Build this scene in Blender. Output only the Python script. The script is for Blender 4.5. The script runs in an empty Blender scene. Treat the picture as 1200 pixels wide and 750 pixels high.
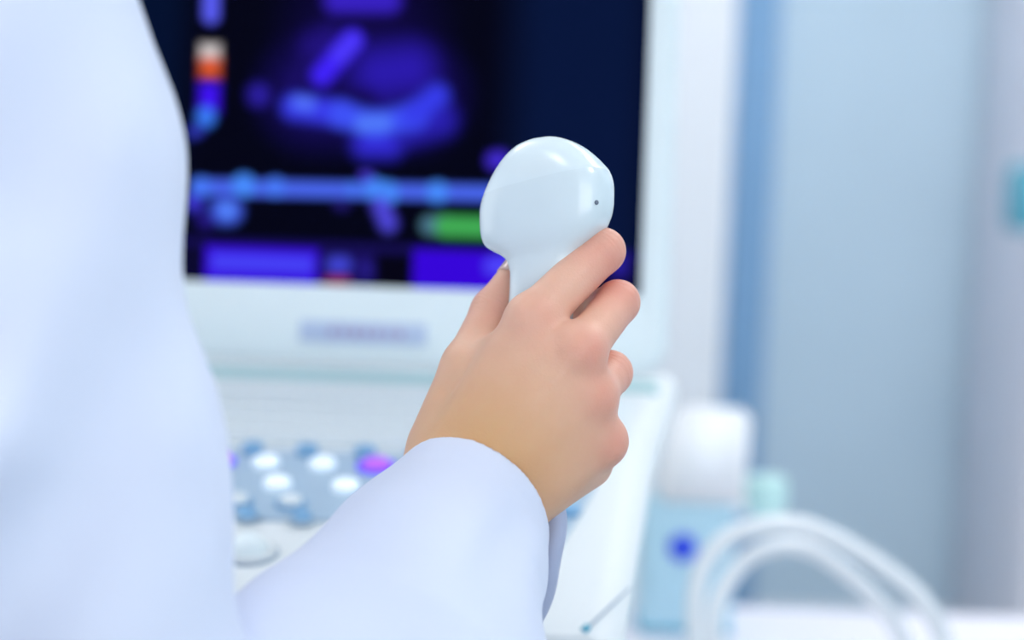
import bpy, bmesh, math, random
import numpy as np
from mathutils import Vector, Matrix
random.seed(4)
scene = bpy.context.scene
COL = scene.collection

# ------------------------------------------------------------------ camera
F = 2000.0                       # focal length in pixels of the 1200 px wide frame (60 mm on 36 mm)
CAM = np.array((0.0, 0.0, 1.25))
PITCH, ROLL = math.radians(6.0), math.radians(2.0)
RIGHT = np.array((1.0, 0, 0))
UP = np.array((0, math.sin(PITCH), math.cos(PITCH)))
FWD = np.array((0, math.cos(PITCH), -math.sin(PITCH)))
UPC = math.cos(ROLL) * UP - math.sin(ROLL) * RIGHT
RTC = math.cos(ROLL) * RIGHT + math.sin(ROLL) * UP
cam_data = bpy.data.cameras.new('camera')
cam_data.lens = 60.0
cam_data.sensor_width = 36.0
cam_data.clip_start = 0.02
cam_data.dof.use_dof = True
cam_data.dof.focus_distance = 0.85
cam_data.dof.aperture_fstop = 2.8
cam = bpy.data.objects.new('camera', cam_data)
COL.objects.link(cam)
m = Matrix.Identity(4)
for i in range(3):
    m[i][0], m[i][1], m[i][2], m[i][3] = RTC[i], UPC[i], -FWD[i], CAM[i]
cam.matrix_world = m
scene.camera = cam

# ------------------------------------------------------------------ world, lights, exposure
world = bpy.data.worlds.new('world')
scene.world = world
world.use_nodes = True
world.node_tree.nodes['Background'].inputs[0].default_value = (0.85, 0.93, 1.0, 1)
world.node_tree.nodes['Background'].inputs[1].default_value = 0.8
scene.view_settings.view_transform = 'Standard'
scene.view_settings.look = 'None'
scene.view_settings.exposure = 0.0
scene.view_settings.gamma = 1.0
scene.view_settings.use_curve_mapping = False
scene.cycles.use_denoising = True
scene.cycles.max_bounces = 10
scene.cycles.diffuse_bounces = 6
scene.cycles.sample_clamp_indirect = 6.0

def area_light(name, loc, rot, sx, sy, power, color):
    l = bpy.data.lights.new(name, 'AREA')
    l.shape = 'RECTANGLE'; l.size = sx; l.size_y = sy; l.energy = power; l.color = color
    o = bpy.data.objects.new(name, l); COL.objects.link(o)
    o.location = loc; o.rotation_euler = rot
    return o
# added fill lamp behind the camera, in an added window, facing into the room
area_light('window_fill', (0.75, -1.93, 1.65), (math.radians(90), 0, 0), 2.6, 1.5, 31, (0.985, 0.99, 1.0))
# added side fill lamp, in an unseen added window in the left wall
area_light('side_window_fill', (-2.43, 1.5, 1.6), (0, math.radians(-90), 0), 1.4, 1.8, 8, (0.97, 0.985, 1.0))
ADDED_CEILING_LIGHTS = [(-1.1, 0.2), (1.1, 0.2), (-1.1, 1.9), (1.1, 1.9), (1.75, 3.0), (0.85, 3.0)]  # unseen ceiling panels added to light the room; last pair brightens the back
PANEL_EMIT = 10.5

# ------------------------------------------------------------------ helpers
def W(px, py, d):
    """photo pixel (1200x750) at depth d -> world point"""
    return CAM + (px - 600) / F * d * RTC - (py - 375) / F * d * UPC + d * FWD
def G(px, py, d):
    """photo pixel at depth d -> camera-aligned coordinates (right, up, forward)"""
    return np.array(((px - 600) / F * d, -(py - 375) / F * d, d))
def g2w(v):
    v = np.asarray(v, float)
    return CAM + v[:, :1] * RTC + v[:, 1:2] * UPC + v[:, 2:3] * FWD
def lin(c):
    return tuple((x / 255 / 12.92 if x / 255 <= 0.04045 else ((x / 255 + 0.055) / 1.055) ** 2.4) for x in c)

def mat(name, rgb, rough=0.5, spec=0.5, coat=0.0, metal=0.0, noise=0.0, nscale=20, bump=0.0, bscale=200, sss=0.0,
        emit=None, estr=0.0, trans=0.0, alpha=1.0, sheen=0.0):
    """procedural material: base colour with a little noise variation and fine bump"""
    M = bpy.data.materials.new(name); M.use_nodes = True
    nt = M.node_tree; b = nt.nodes['Principled BSDF']
    c = lin(rgb)
    tc = nt.nodes.new('ShaderNodeTexCoord')
    n = nt.nodes.new('ShaderNodeTexNoise'); n.inputs['Scale'].default_value = nscale; n.inputs['Detail'].default_value = 4
    nt.links.new(tc.outputs['Object'], n.inputs['Vector'])
    mx = nt.nodes.new('ShaderNodeMix'); mx.data_type = 'RGBA'
    lo = tuple(max(0, x * (1 - noise)) for x in c); hi = tuple(min(1, x * (1 + noise)) for x in c)
    mx.inputs['A'].default_value = (*lo, 1); mx.inputs['B'].default_value = (*hi, 1)
    nt.links.new(n.outputs['Fac'], mx.inputs['Factor']); nt.links.new(mx.outputs['Result'], b.inputs['Base Color'])
    b.inputs['Roughness'].default_value = rough
    b.inputs['Specular IOR Level'].default_value = spec
    b.inputs['Metallic'].default_value = metal
    b.inputs['Coat Weight'].default_value = coat
    b.inputs['Coat Roughness'].default_value = 0.12
    b.inputs['Transmission Weight'].default_value = trans
    b.inputs['Alpha'].default_value = alpha
    b.inputs['Sheen Weight'].default_value = sheen
    if sss:
        b.inputs['Subsurface Weight'].default_value = sss
        b.inputs['Subsurface Scale'].default_value = 0.01
    if emit:
        b.inputs['Emission Color'].default_value = (*lin(emit), 1); b.inputs['Emission Strength'].default_value = estr
    if bump:
        n2 = nt.nodes.new('ShaderNodeTexNoise'); n2.inputs['Scale'].default_value = bscale; n2.inputs['Detail'].default_value = 3
        nt.links.new(tc.outputs['Object'], n2.inputs['Vector'])
        bp = nt.nodes.new('ShaderNodeBump'); bp.inputs['Strength'].default_value = bump; bp.inputs['Distance'].default_value = 0.001
        nt.links.new(n2.outputs['Fac'], bp.inputs['Height']); nt.links.new(bp.outputs['Normal'], b.inputs['Normal'])
    return M

def link(name, me, material, parent=None, loc=(0, 0, 0)):
    o = bpy.data.objects.new(name, me); COL.objects.link(o)
    if material is not None and not me.materials: me.materials.append(material)
    o.location = loc
    if parent is not None: o.parent = parent
    return o
def mesh_from(name, verts, faces, smooth=True):
    me = bpy.data.meshes.new(name)
    me.from_pydata([tuple(map(float, v)) for v in verts], [], [tuple(map(int, f)) for f in faces])
    if smooth: me.polygons.foreach_set('use_smooth', [True] * len(me.polygons))
    me.update()
    return me
def mesh_np(name, verts, quads):
    me = bpy.data.meshes.new(name)
    nv, nq = len(verts), len(quads)
    me.vertices.add(nv); me.vertices.foreach_set('co', np.asarray(verts, np.float32).ravel())
    me.loops.add(nq * 4); me.loops.foreach_set('vertex_index', np.asarray(quads, np.int32).ravel())
    me.polygons.add(nq); me.polygons.foreach_set('loop_start', np.arange(0, nq * 4, 4, dtype=np.int32))
    me.polygons.foreach_set('use_smooth', np.ones(nq, bool))
    me.update(calc_edges=True); me.validate()
    return me
def rbox(sx, sy, sz, r=0.0, seg=3, c=(0, 0, 0)):
    """box of full sizes with bevelled edges, as mesh data centred at c"""
    bm = bmesh.new(); bmesh.ops.create_cube(bm, size=1)
    bmesh.ops.scale(bm, vec=(sx, sy, sz), verts=bm.verts)
    if r: bmesh.ops.bevel(bm, geom=bm.edges[:], offset=r, segments=seg, profile=0.5, affect='EDGES')
    bmesh.ops.translate(bm, vec=c, verts=bm.verts)
    me = bpy.data.meshes.new('box'); bm.to_mesh(me); bm.free()
    if r: me.polygons.foreach_set('use_smooth', [True] * len(me.polygons))
    return me
def lathe(profile, n=32, name='lathe'):
    """profile [(r,z)...] revolved about z"""
    vs, fs = [], []
    for r, z in profile:
        for k in range(n):
            a = 2 * math.pi * k / n; vs.append((r * math.cos(a), r * math.sin(a), z))
    for i in range(len(profile) - 1):
        for k in range(n):
            k2 = (k + 1) % n; fs.append((i * n + k, i * n + k2, (i + 1) * n + k2, (i + 1) * n + k))
    fs.append(tuple(reversed(range(n)))); fs.append(tuple((len(profile) - 1) * n + k for k in range(n)))
    return mesh_from(name, vs, fs)
def catmull(pts, n=10):
    P = [np.asarray(p, float) for p in pts]; P = [2 * P[0] - P[1]] + P + [2 * P[-1] - P[-2]]
    out = []
    for i in range(1, len(P) - 2):
        for k in range(n):
            t = k / n
            out.append(0.5 * (2 * P[i] + (P[i + 1] - P[i - 1]) * t + (2 * P[i - 1] - 5 * P[i] + 4 * P[i + 1] - P[i + 2]) * t * t
                              + (3 * P[i] - P[i - 1] - 3 * P[i + 1] + P[i + 2]) * t ** 3))
    out.append(P[-2]); return out
def tube(pts, r, n=14, name='tube', smooth_n=10):
    """round tube along a smooth path; r a number or a list per control point"""
    path = catmull(pts, smooth_n)
    rs = [r] * len(path) if not isinstance(r, (list, tuple)) else list(np.interp(np.linspace(0, len(r) - 1, len(path)), range(len(r)), r))
    vs, fs = [], []; nrm = None
    for i, p in enumerate(path):
        t = path[min(i + 1, len(path) - 1)] - path[max(i - 1, 0)]; t /= np.linalg.norm(t)
        if nrm is None:
            a = np.array((0, 0, 1.0)) if abs(t[2]) < 0.9 else np.array((1.0, 0, 0))
            nrm = np.cross(t, a)
        nrm = nrm - t * nrm.dot(t); nrm /= np.linalg.norm(nrm); bn = np.cross(t, nrm)
        for k in range(n):
            a = 2 * math.pi * k / n; vs.append(p + rs[i] * (math.cos(a) * nrm + math.sin(a) * bn))
    for i in range(len(path) - 1):
        for k in range(n):
            k2 = (k + 1) % n; fs.append((i * n + k, i * n + k2, (i + 1) * n + k2, (i + 1) * n + k))
    fs.append(tuple(reversed(range(n)))); fs.append(tuple((len(path) - 1) * n + k for k in range(n)))
    return mesh_from(name, vs, fs)
def tag(o, label, cat, group=None):
    o['label'] = label; o['category'] = cat
    if group: o['group'] = group
    return o
def struct(o, label=None):
    o['kind'] = 'structure'
    if label: o['label'] = label; o['category'] = o.name.split('_')[0]
    return o
def thing(name, label, cat, loc, rotz=0, group=None):
    o = bpy.data.objects.new(name, None); COL.objects.link(o)
    o.location = loc; o.rotation_euler = (0, 0, rotz); o.empty_display_size = 0.05
    return tag(o, label, cat, group)

# ---- signed-distance modelling (smooth unions of tapered capsules, meshed by surface nets)
def sd_cone(P, a, b, ra, rb):
    a = np.asarray(a, np.float32); b = np.asarray(b, np.float32)
    ba = b - a; pa = P - a
    t = np.clip(pa @ ba / max(ba @ ba, 1e-12), 0, 1)
    return np.linalg.norm(pa - t[:, None] * ba, axis=1) - (ra + (rb - ra) * t)
def sd_ell(P, c, r, R=None):
    q = P - np.asarray(c, np.float32)
    if R is not None: q = q @ np.asarray(R, np.float32)
    r = np.asarray(r, np.float32)
    k0 = np.linalg.norm(q / r, axis=1); k1 = np.linalg.norm(q / (r * r), axis=1)
    return k0 * (k0 - 1) / np.maximum(k1, 1e-9)
def smin(a, b, k):
    h = np.maximum(k - np.abs(a - b), 0) / k
    return np.minimum(a, b) - h * h * k * 0.25
def smax(a, b, k): return -smin(-a, -b, k)
def surface_nets(fn, lo, hi, step):
    lo = np.asarray(lo, float); hi = np.asarray(hi, float)
    n = np.ceil((hi - lo) / step).astype(int) + 1
    ax = [(lo[i] + step * np.arange(n[i])).astype(np.float32) for i in range(3)]
    S = np.empty(tuple(n), np.float32)
    slab = max(1, int(600000 / (n[1] * n[2])))
    for i0 in range(0, n[0], slab):
        X, Y, Z = np.meshgrid(ax[0][i0:i0 + slab], ax[1], ax[2], indexing='ij')
        S[i0:i0 + slab] = fn(np.stack((X.ravel(), Y.ravel(), Z.ravel()), 1)).reshape(X.shape)
    ins = S < 0
    c = np.zeros((n[0] - 1, n[1] - 1, n[2] - 1), np.uint8)
    for i in (0, 1):
        for j in (0, 1):
            for k in (0, 1): c += ins[i:n[0] - 1 + i, j:n[1] - 1 + j, k:n[2] - 1 + k]
    cells = np.argwhere((c > 0) & (c < 8))
    idx = -np.ones(c.shape, np.int64); idx[tuple(cells.T)] = np.arange(len(cells))
    acc = np.zeros((len(cells), 3)); cnt = np.zeros(len(cells))
    corners = [(i, j, k) for i in (0, 1) for j in (0, 1) for k in (0, 1)]
    for A in corners:
        for axis in range(3):
            if A[axis]: continue
            B = list(A); B[axis] = 1
            a = S[tuple((cells + A).T)]; b = S[tuple((cells + B).T)]
            cr = (a < 0) != (b < 0)
            t = np.where(cr, a / np.where(np.abs(a - b) < 1e-12, 1, a - b), 0)
            p = np.tile(np.array(A, float), (len(cells), 1)); p[:, axis] += t
            acc[cr] += p[cr]; cnt[cr] += 1
    V = lo + step * (cells + acc / cnt[:, None])
    quads = []
    for axis in range(3):
        u, v = (axis + 1) % 3, (axis + 2) % 3
        sl0 = [slice(1, -1)] * 3; sl0[axis] = slice(0, -1)
        sl1 = [slice(1, -1)] * 3; sl1[axis] = slice(1, None)
        a = ins[tuple(sl0)]; b = ins[tuple(sl1)]
        for flip in (False, True):
            e = np.argwhere((a & ~b) if not flip else (~a & b))
            if not len(e): continue
            base = e.copy(); base[:, u] += 1; base[:, v] += 1
            def cid(du, dv):
                q = base.copy(); q[:, u] -= du; q[:, v] -= dv; return idx[tuple(q.T)]
            q = np.stack((cid(1, 1), cid(0, 1), cid(0, 0), cid(1, 0)), 1)
            quads.append(q[:, ::-1] if flip else q)
    Q = np.concatenate(quads); Q = Q[(Q >= 0).all(1)]
    return V, Q
def smooth_mesh(V, Q, it=2, lam=0.5):
    e = np.concatenate((Q[:, [0, 1]], Q[:, [1, 2]], Q[:, [2, 3]], Q[:, [3, 0]]))
    for _ in range(it):
        s = np.zeros_like(V); n = np.zeros(len(V))
        for d in range(3):
            s[:, d] = np.bincount(e[:, 0], V[e[:, 1], d], len(V)) + np.bincount(e[:, 1], V[e[:, 0], d], len(V))
        n = np.bincount(e[:, 0], minlength=len(V)) + np.bincount(e[:, 1], minlength=len(V))
        V = V + lam * (s / np.maximum(n, 1)[:, None] - V)
    return V

# ------------------------------------------------------------------ materials
M_wall = mat('pale_blue_wall_paint', (198, 219, 233), 0.7, 0.3, noise=0.03, nscale=3, bump=0.08, bscale=120)
M_wallw = mat('white_wall_paint', (230, 233, 239), 0.7, 0.3, noise=0.02, nscale=3, bump=0.08, bscale=120)
M_ceil = mat('ceiling_paint', (235, 238, 242), 0.8, 0.2, noise=0.02, nscale=4, bump=0.1, bscale=90)
M_floor = mat('grey_vinyl_floor', (176, 184, 190), 0.35, 0.4, noise=0.12, nscale=60, bump=0.04, bscale=200)
M_trim = mat('white_trim_paint', (232, 236, 242), 0.4, 0.5, noise=0.02)
M_lilac = mat('lilac_cabinet_laminate', (232, 230, 238), 0.45, 0.4, noise=0.02, nscale=6)
M_teal = mat('teal_plastic', (84, 160, 182), 0.4, 0.5, noise=0.05)
M_plastic = mat('white_machine_plastic', (226, 238, 242), 0.38, 0.4, noise=0.012, nscale=30, bump=0.03, bscale=900)
M_plastic2 = mat('off_white_console_plastic', (218, 225, 229), 0.45, 0.4, noise=0.015, nscale=30, bump=0.04, bscale=900)
M_key = mat('pale_key_plastic', (222, 231, 236), 0.5, 0.4, noise=0.02)
M_tray = mat('keyboard_tray_plastic', (218, 228, 234), 0.55, 0.3, noise=0.02)
M_panel = mat('blue_grey_panel_film', (166, 190, 210), 0.4, 0.4, noise=0.03, nscale=40)
M_gap = mat('teal_grey_gap', (176, 208, 212), 0.6, 0.2, noise=0.03)
M_seam = mat('dark_seam', (150, 170, 190), 0.7, 0.2, noise=0.05)
M_btn = mat('backlit_white_button', (240, 248, 255), 0.35, 0.5, noise=0.01, emit=(225, 242, 255), estr=0.3)
M_btnb = mat('blue_button', (122, 172, 212), 0.35, 0.5, noise=0.05)
M_btnp = mat('lit_magenta_button', (170, 90, 220), 0.35, 0.5, noise=0.02, emit=(190, 100, 240), estr=0.4)
M_btnv = mat('lit_violet_ring', (80, 70, 220), 0.35, 0.5, noise=0.02, emit=(70, 60, 235), estr=0.5)
M_plate = mat('silver_blue_name_plate', (184, 200, 228), 0.35, 0.5, noise=0.04)
M_letter = mat('mauve_lettering', (172, 160, 196), 0.5, 0.3, noise=0.03)
M_probe = mat('glossy_pale_probe_plastic', (214, 228, 234), 0.16, 0.5, coat=0.4, noise=0.008, nscale=60)
M_lens = mat('satin_acoustic_lens', (218, 232, 238), 0.24, 0.5, coat=0.2, noise=0.008, nscale=60)
M_notch = mat('grey_orientation_mark', (110, 122, 138), 0.5, 0.4, noise=0.03)
M_cable = mat('grey_lilac_cable_rubber', (176, 184, 210), 0.4, 0.4, noise=0.03, bump=0.05, bscale=900)
M_coat = mat('white_cotton_twill', (215, 222, 241), 0.85, 0.2, noise=0.02, nscale=14, bump=0.10, bscale=1500, sheen=0.15)
M_hair = mat('dark_brown_hair', (58, 40, 32), 0.5, 0.4, noise=0.35, nscale=160, bump=0.5, bscale=400)
M_trouser = mat('navy_trouser_cloth', (52, 66, 100), 0.85, 0.2, noise=0.08, nscale=40, bump=0.1, bscale=1200)
M_shoe = mat('white_leather_shoe', (225, 226, 230), 0.45, 0.4, noise=0.03)
M_nail = mat('pale_pink_nail', (238, 196, 186), 0.22, 0.5, coat=0.3, noise=0.02, sss=0.2)
M_boxb = mat('pale_blue_device_plastic', (180, 216, 232), 0.4, 0.4, noise=0.02, nscale=20)
M_boxw = mat('white_device_plastic', (244, 246, 250), 0.4, 0.4, noise=0.01)
M_blue = mat('deep_blue_button', (40, 74, 222), 0.4, 0.4, noise=0.03)
M_mint = mat('mint_green_cap_plastic', (192, 230, 228), 0.4, 0.4, noise=0.03)
M_tealstrip = mat('teal_rubber_seal', (80, 168, 196), 0.5, 0.3, noise=0.03)  # teal of the console notch and the painted shade under the device
M_tube = mat('milky_clear_tubing', (240, 245, 250), 0.25, 0.5, noise=0.02, trans=0.12)
M_sheet = mat('white_table_laminate', (238, 236, 246), 0.5, 0.4, noise=0.015, nscale=10)
M_metal = mat('brushed_metal', (180, 186, 192), 0.35, 0.5, metal=1.0, noise=0.05, nscale=200)
M_dark = mat('dark_castor_rubber', (50, 54, 60), 0.6, 0.3, noise=0.05)
M_panelglow = mat('ceiling_panel_diffuser', (250, 250, 250), 0.6, 0.2, noise=0.01, emit=(255, 252, 247), estr=PANEL_EMIT)
M_glass = mat('added_window_glass', (235, 245, 250), 0.02, 0.5, noise=0.0, trans=1.0)

# skin: pink flush at the knuckles and finger sides, yellower towards the wrist (vertex attributes of the body)
def skin_material():
    M = bpy.data.materials.new('skin'); M.use_nodes = True
    nt = M.node_tree; b = nt.nodes['Principled BSDF']; L = nt.links
    tc = nt.nodes.new('ShaderNodeTexCoord')
    def attr(n):
        a = nt.nodes.new('ShaderNodeAttribute'); a.attribute_name = n; return a.outputs['Fac']
    def mix(fac, A, B):
        x = nt.nodes.new('ShaderNodeMix'); x.data_type = 'RGBA'
        for s, v in (('A', A), ('B', B)):
            if isinstance(v, tuple): x.inputs[s].default_value = (*lin(v), 1)
            else: L.new(v, x.inputs[s])
        L.new(fac, x.inputs['Factor']); return x.outputs['Result']
    n1 = nt.nodes.new('ShaderNodeTexNoise'); n1.inputs['Scale'].default_value = 60; n1.inputs['Detail'].default_value = 5
    L.new(tc.outputs['Object'], n1.inputs['Vector'])
    c = mix(n1.outputs['Fac'], (222, 170, 148), (234, 190, 166))
    c = mix(attr('warm'), c, (208, 160, 102))
    c = mix(attr('flush'), c, (216, 122, 112))
    L.new(c, b.inputs['Base Color'])
    b.inputs['Roughness'].default_value = 0.46
    b.inputs['Specular IOR Level'].default_value = 0.4
    b.inputs['Subsurface Weight'].default_value = 0.25
    b.inputs['Subsurface Scale'].default_value = 0.006
    b.inputs['Subsurface Radius'].default_value = (1.0, 0.35, 0.2)
    n2 = nt.nodes.new('ShaderNodeTexVoronoi'); n2.inputs['Scale'].default_value = 900
    n3 = nt.nodes.new('ShaderNodeTexNoise'); n3.inputs['Scale'].default_value = 220; n3.inputs['Detail'].default_value = 4
    L.new(tc.outputs['Object'], n2.inputs['Vector']); L.new(tc.outputs['Object'], n3.inputs['Vector'])
    ad = nt.nodes.new('ShaderNodeMath'); ad.operation = 'MULTIPLY_ADD'; ad.inputs[1].default_value = 0.4
    L.new(n2.outputs['Distance'], ad.inputs[0]); L.new(n3.outputs['Fac'], ad.inputs[2])
    bp = nt.nodes.new('ShaderNodeBump'); bp.inputs['Strength'].default_value = 0.28; bp.inputs['Distance'].default_value = 0.0006
    L.new(ad.outputs[0], bp.inputs['Height'])
    bp2 = nt.nodes.new('ShaderNodeBump'); bp2.invert = True; bp2.inputs['Strength'].default_value = 0.5; bp2.inputs['Distance'].default_value = 0.0007
    L.new(attr('crease'), bp2.inputs['Height']); L.new(bp.outputs['Normal'], bp2.inputs['Normal']); L.new(bp2.outputs['Normal'], b.inputs['Normal'])
    return M
M_skin = skin_material()

# ------------------------------------------------------------------ the room
X0, X1, Y0, Y1, ZC = -2.5, 2.3, -2.0, 4.25, 2.7
struct(link('floor', rbox(X1 - X0 + .2, Y1 - Y0 + .2, 0.1, c=((X0 + X1) / 2, (Y0 + Y1) / 2, -0.05)), M_floor))
struct(link('ceiling', rbox(X1 - X0 + .2, Y1 - Y0 + .2, 0.1, c=((X0 + X1) / 2, (Y0 + Y1) / 2, ZC + 0.05)), M_ceil))
PX, PY = 0.405, 3.25                                    # end of the white partition that stands out into the room
struct(link('wall_back', rbox(X1 - PX + 0.3, 0.1, ZC, c=((PX - 0.3 + X1) / 2, Y1 + 0.05, ZC / 2)), M_wall))
struct(link('wall_partition', rbox(PX - X0, Y1 - PY + 0.05, ZC, 0.012, c=((PX + X0) / 2, (Y1 + PY) / 2 + 0.025, ZC / 2)), M_wallw))
struct(link('shade_strip_1', rbox(0.10, 0.05, ZC, 0.006, c=(0.578, Y1 - 0.02, ZC / 2)), mat('blue_painted_shade', (132, 172, 210), 0.6, 0.3, noise=0.03, nscale=4)))  # blue strip put in for the band of shade beside the partition
struct(link('wall_right', rbox(0.1, Y1 - Y0, ZC, c=(X1 + 0.05, (Y0 + Y1) / 2, ZC / 2)), M_wall))
def wall_with_hole(name, along, fixed, a0, a1, h0, h1, z0, z1):
    """wall slab with a window opening; along 'x' or 'y'"""
    w = struct(bpy.data.objects.new(name, bpy.data.meshes.new(name))); COL.objects.link(w)
    bm = bmesh.new()
    for (p, q, r, s) in ((a0, h0, 0, ZC), (h1, a1, 0, ZC), (h0, h1, 0, z0), (h0, h1, z1, ZC)):
        sz = (q - p, 0.1, s - r) if along == 'x' else (0.1, q - p, s - r)
        c = ((p + q) / 2, fixed, (r + s) / 2) if along == 'x' else (fixed, (p + q) / 2, (r + s) / 2)
        g = bmesh.ops.create_cube(bm, size=1)['verts']
        bmesh.ops.scale(bm, vec=sz, verts=g); bmesh.ops.translate(bm, vec=c, verts=g)
    bm.to_mesh(w.data); bm.free(); w.data.materials.append(M_wallw)
    return w
wall_with_hole('wall_front', 'x', Y0 - 0.05, X0, X1, -0.55, 2.05, 0.9, 2.4)
wall_with_hole('wall_left', 'y', X0 - 0.05, Y0, Y1, 0.6, 2.4, 0.9, 2.3)
def window(name, along, fixed, h0, h1, z0, z1):
    e = bpy.data.objects.new(name, None); COL.objects.link(e); e['kind'] = 'structure'
    mid = (h0 + h1) / 2
    e.location = (mid, fixed, z0) if along == 'x' else (fixed, mid, z0)
    wd, ht, t = h1 - h0, z1 - z0, 0.05
    def bar(u, z, su, sz, nm='added_window_frame', mt=M_trim, th=0.06):
        me = rbox(su, th, sz, c=(u, 0, z)) if along == 'x' else rbox(th, su, sz, c=(0, u, z))
        link(nm, me, mt, e)
    bar(0, t / 2, wd, t); bar(0, ht - t / 2, wd, t)
    for u in (-wd / 2 + t / 2, 0, wd / 2 - t / 2): bar(u, ht / 2, t, ht)
    for u in (-wd / 4, wd / 4): bar(u, ht / 2, wd / 2 - t, ht - 2 * t, 'added_window_pane', M_glass, 0.006)
window('added_window_1', 'x', Y0 - 0.05, -0.55, 2.05, 0.9, 2.4)  # unseen window added to hold the fill lamp behind the camera
window('added_window_2', 'y', X0 - 0.05, 0.6, 2.4, 0.9, 2.3)  # unseen window added around the side fill lamp
struct(link('baseboard_back', rbox(X1 - PX, 0.015, 0.1, 0.004, c=((PX + X1) / 2, Y1 - 0.0076, 0.05)), M_trim))
for i, (x, y) in enumerate(ADDED_CEILING_LIGHTS):
    c = thing('added_ceiling_light', 'unseen square white light panel added in the ceiling to light the room', 'ceiling light', (x, y, ZC - 0.03), 0, 'added ceiling light panels')
    link('diffuser', rbox(0.56, 0.56, 0.01, c=(0, 0, 0.004)), M_panelglow, c)
    for sx, sy, lx, ly in ((0, 0.29, 0.60, 0.02), (0, -0.29, 0.60, 0.02), (0.29, 0, 0.02, 0.56), (-0.29, 0, 0.02, 0.56)):
        link('frame', rbox(lx, ly, 0.03, c=(sx, sy, 0.015)), M_trim, c)

# tall lilac cabinet at the right edge, teal dispenser on its front
cx0 = 1.135
cb = thing('tall_cabinet', 'tall pale lilac cabinet at the right edge against the blue wall', 'cabinet', (cx0 + 0.45, 3.95, 0))
link('carcass', rbox(0.9, 0.55, 2.15, 0.01, c=(0, 0, 1.075)), M_lilac, cb)
for s in (-1, 1):
    dr = link('door', rbox(0.44, 0.02, 2.05, 0.004, c=(s * 0.2235, -0.286, 1.09)), M_lilac, cb)
    link('handle', rbox(0.014, 0.025, 0.18, 0.005, c=(s * 0.04, -0.309, 1.05)), M_metal, dr)
p = W(1207, 232, 3.62)
ds = thing('dispenser', 'small teal dispenser mounted on the lilac cabinet at the right edge', 'dispenser', (p[0], 3.644, p[2] - 0.07))
link('housing', rbox(0.11, 0.08, 0.14, 0.02, c=(0, -0.042, 0.07)), M_teal, ds)
link('spout', rbox(0.03, 0.05, 0.02, 0.006, c=(0, -0.075, -0.008)), M_trim, ds)

# ------------------------------------------------------------------ ultrasound machine
def Fm(d, s=0.0, u=0.0):
    """point in the unrolled view frame: s metres right, u metres up, d metres away"""
    return CAM + s * RIGHT + u * UP + d * FWD
def un(px, py):
    x, y = px - 600, py - 375
    return x * math.cos(ROLL) + y * math.sin(ROLL), -x * math.sin(ROLL) + y * math.cos(ROLL)
DM = 1.45                                              # distance of the screen plane
K = DM / F
mach = thing('ultrasound_machine', 'white ultrasound machine with dark screen and button console behind the hand', 'ultrasound machine',
             (-0.123, 1.35, 0))
ML = np.array(mach.location)
MON = Matrix.Identity(4)                               # monitor frame: x right, y into the screen, z up, leaning back a little
for i in range(3):
    MON[i][0], MON[i][1], MON[i][2] = RIGHT[i], FWD[i], UP[i]
MON.translation = Vector(Fm(DM) - ML)
def mon_part(name, me, material, parent=mach):
    me.transform(MON); return link(name, me, material, parent)
s0, s1, t0, t1 = -488.0, 149.0, -470.0, -33.5          # screen rectangle in pixels about the view axis (t downwards)
def rrect(x0, x1, z0, z1, r, n=6):
    pts = []
    for cx, cz, a0 in ((x1 - r, z1 - r, 0), (x0 + r, z1 - r, 90), (x0 + r, z0 + r, 180), (x1 - r, z0 + r, 270)):
        for k in range(n + 1):
            a = math.radians(a0 + 90 * k / n); pts.append((cx + r * math.cos(a), cz + r * math.sin(a)))
    return pts
def ring_stack(loops):
    """loops: list of (pts2d, y); skins consecutive loops, caps the last"""
    vs, fs = [], []; n = len(loops[0][0])
    for pts, y in loops: vs += [(x, y, z) for x, z in pts]
    for i in range(len(loops) - 1):
        for k in range(n):
            k2 = (k + 1) % n; fs.append((i * n + k, (i + 1) * n + k, (i + 1) * n + k2, i * n + k2))
    return vs, fs, n
bx0, bx1, bz0, bz1 = (s0 - 44) * K, (s1 + 36) * K, -(59) * K, -(t0 - 40) * K
outer = [(0, 0.000, 0.050), (0, 0.004, 0.050), (0.004, 0.006, 0.05)]
L = []
scr = rrect(s0 * K, s1 * K, -t1 * K, -t0 * K, 0.004)
def off(e, r): return rrect(bx0 + e, bx1 - e, bz0 + e, bz1 - e, max(r, 0.003))
L = [(scr, 0.001), (rrect(s0 * K - .003, s1 * K + .003, -t1 * K - .003, -t0 * K + .003, 0.006), -0.0025),
     (off(0.010, 0.018), -0.0025), (off(0.004, 0.022), -0.001), (off(0.0008, 0.025), 0.003), (off(0, 0.026), 0.012), (off(0.0, 0.026), 0.040),
     (off(0.012, 0.026), 0.055), (off(0.06, 0.03), 0.075)]
vs, fs, n = ring_stack(L)
fs.append(tuple((len(L) - 1) * n + k for k in range(n)))
mon = mon_part('monitor_housing', mesh_from('monitor_housing', vs, fs), M_plastic)
bv = mon.modifiers.new('edge', 'EDGE_SPLIT'); bv.split_angle = math.radians(50)

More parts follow.
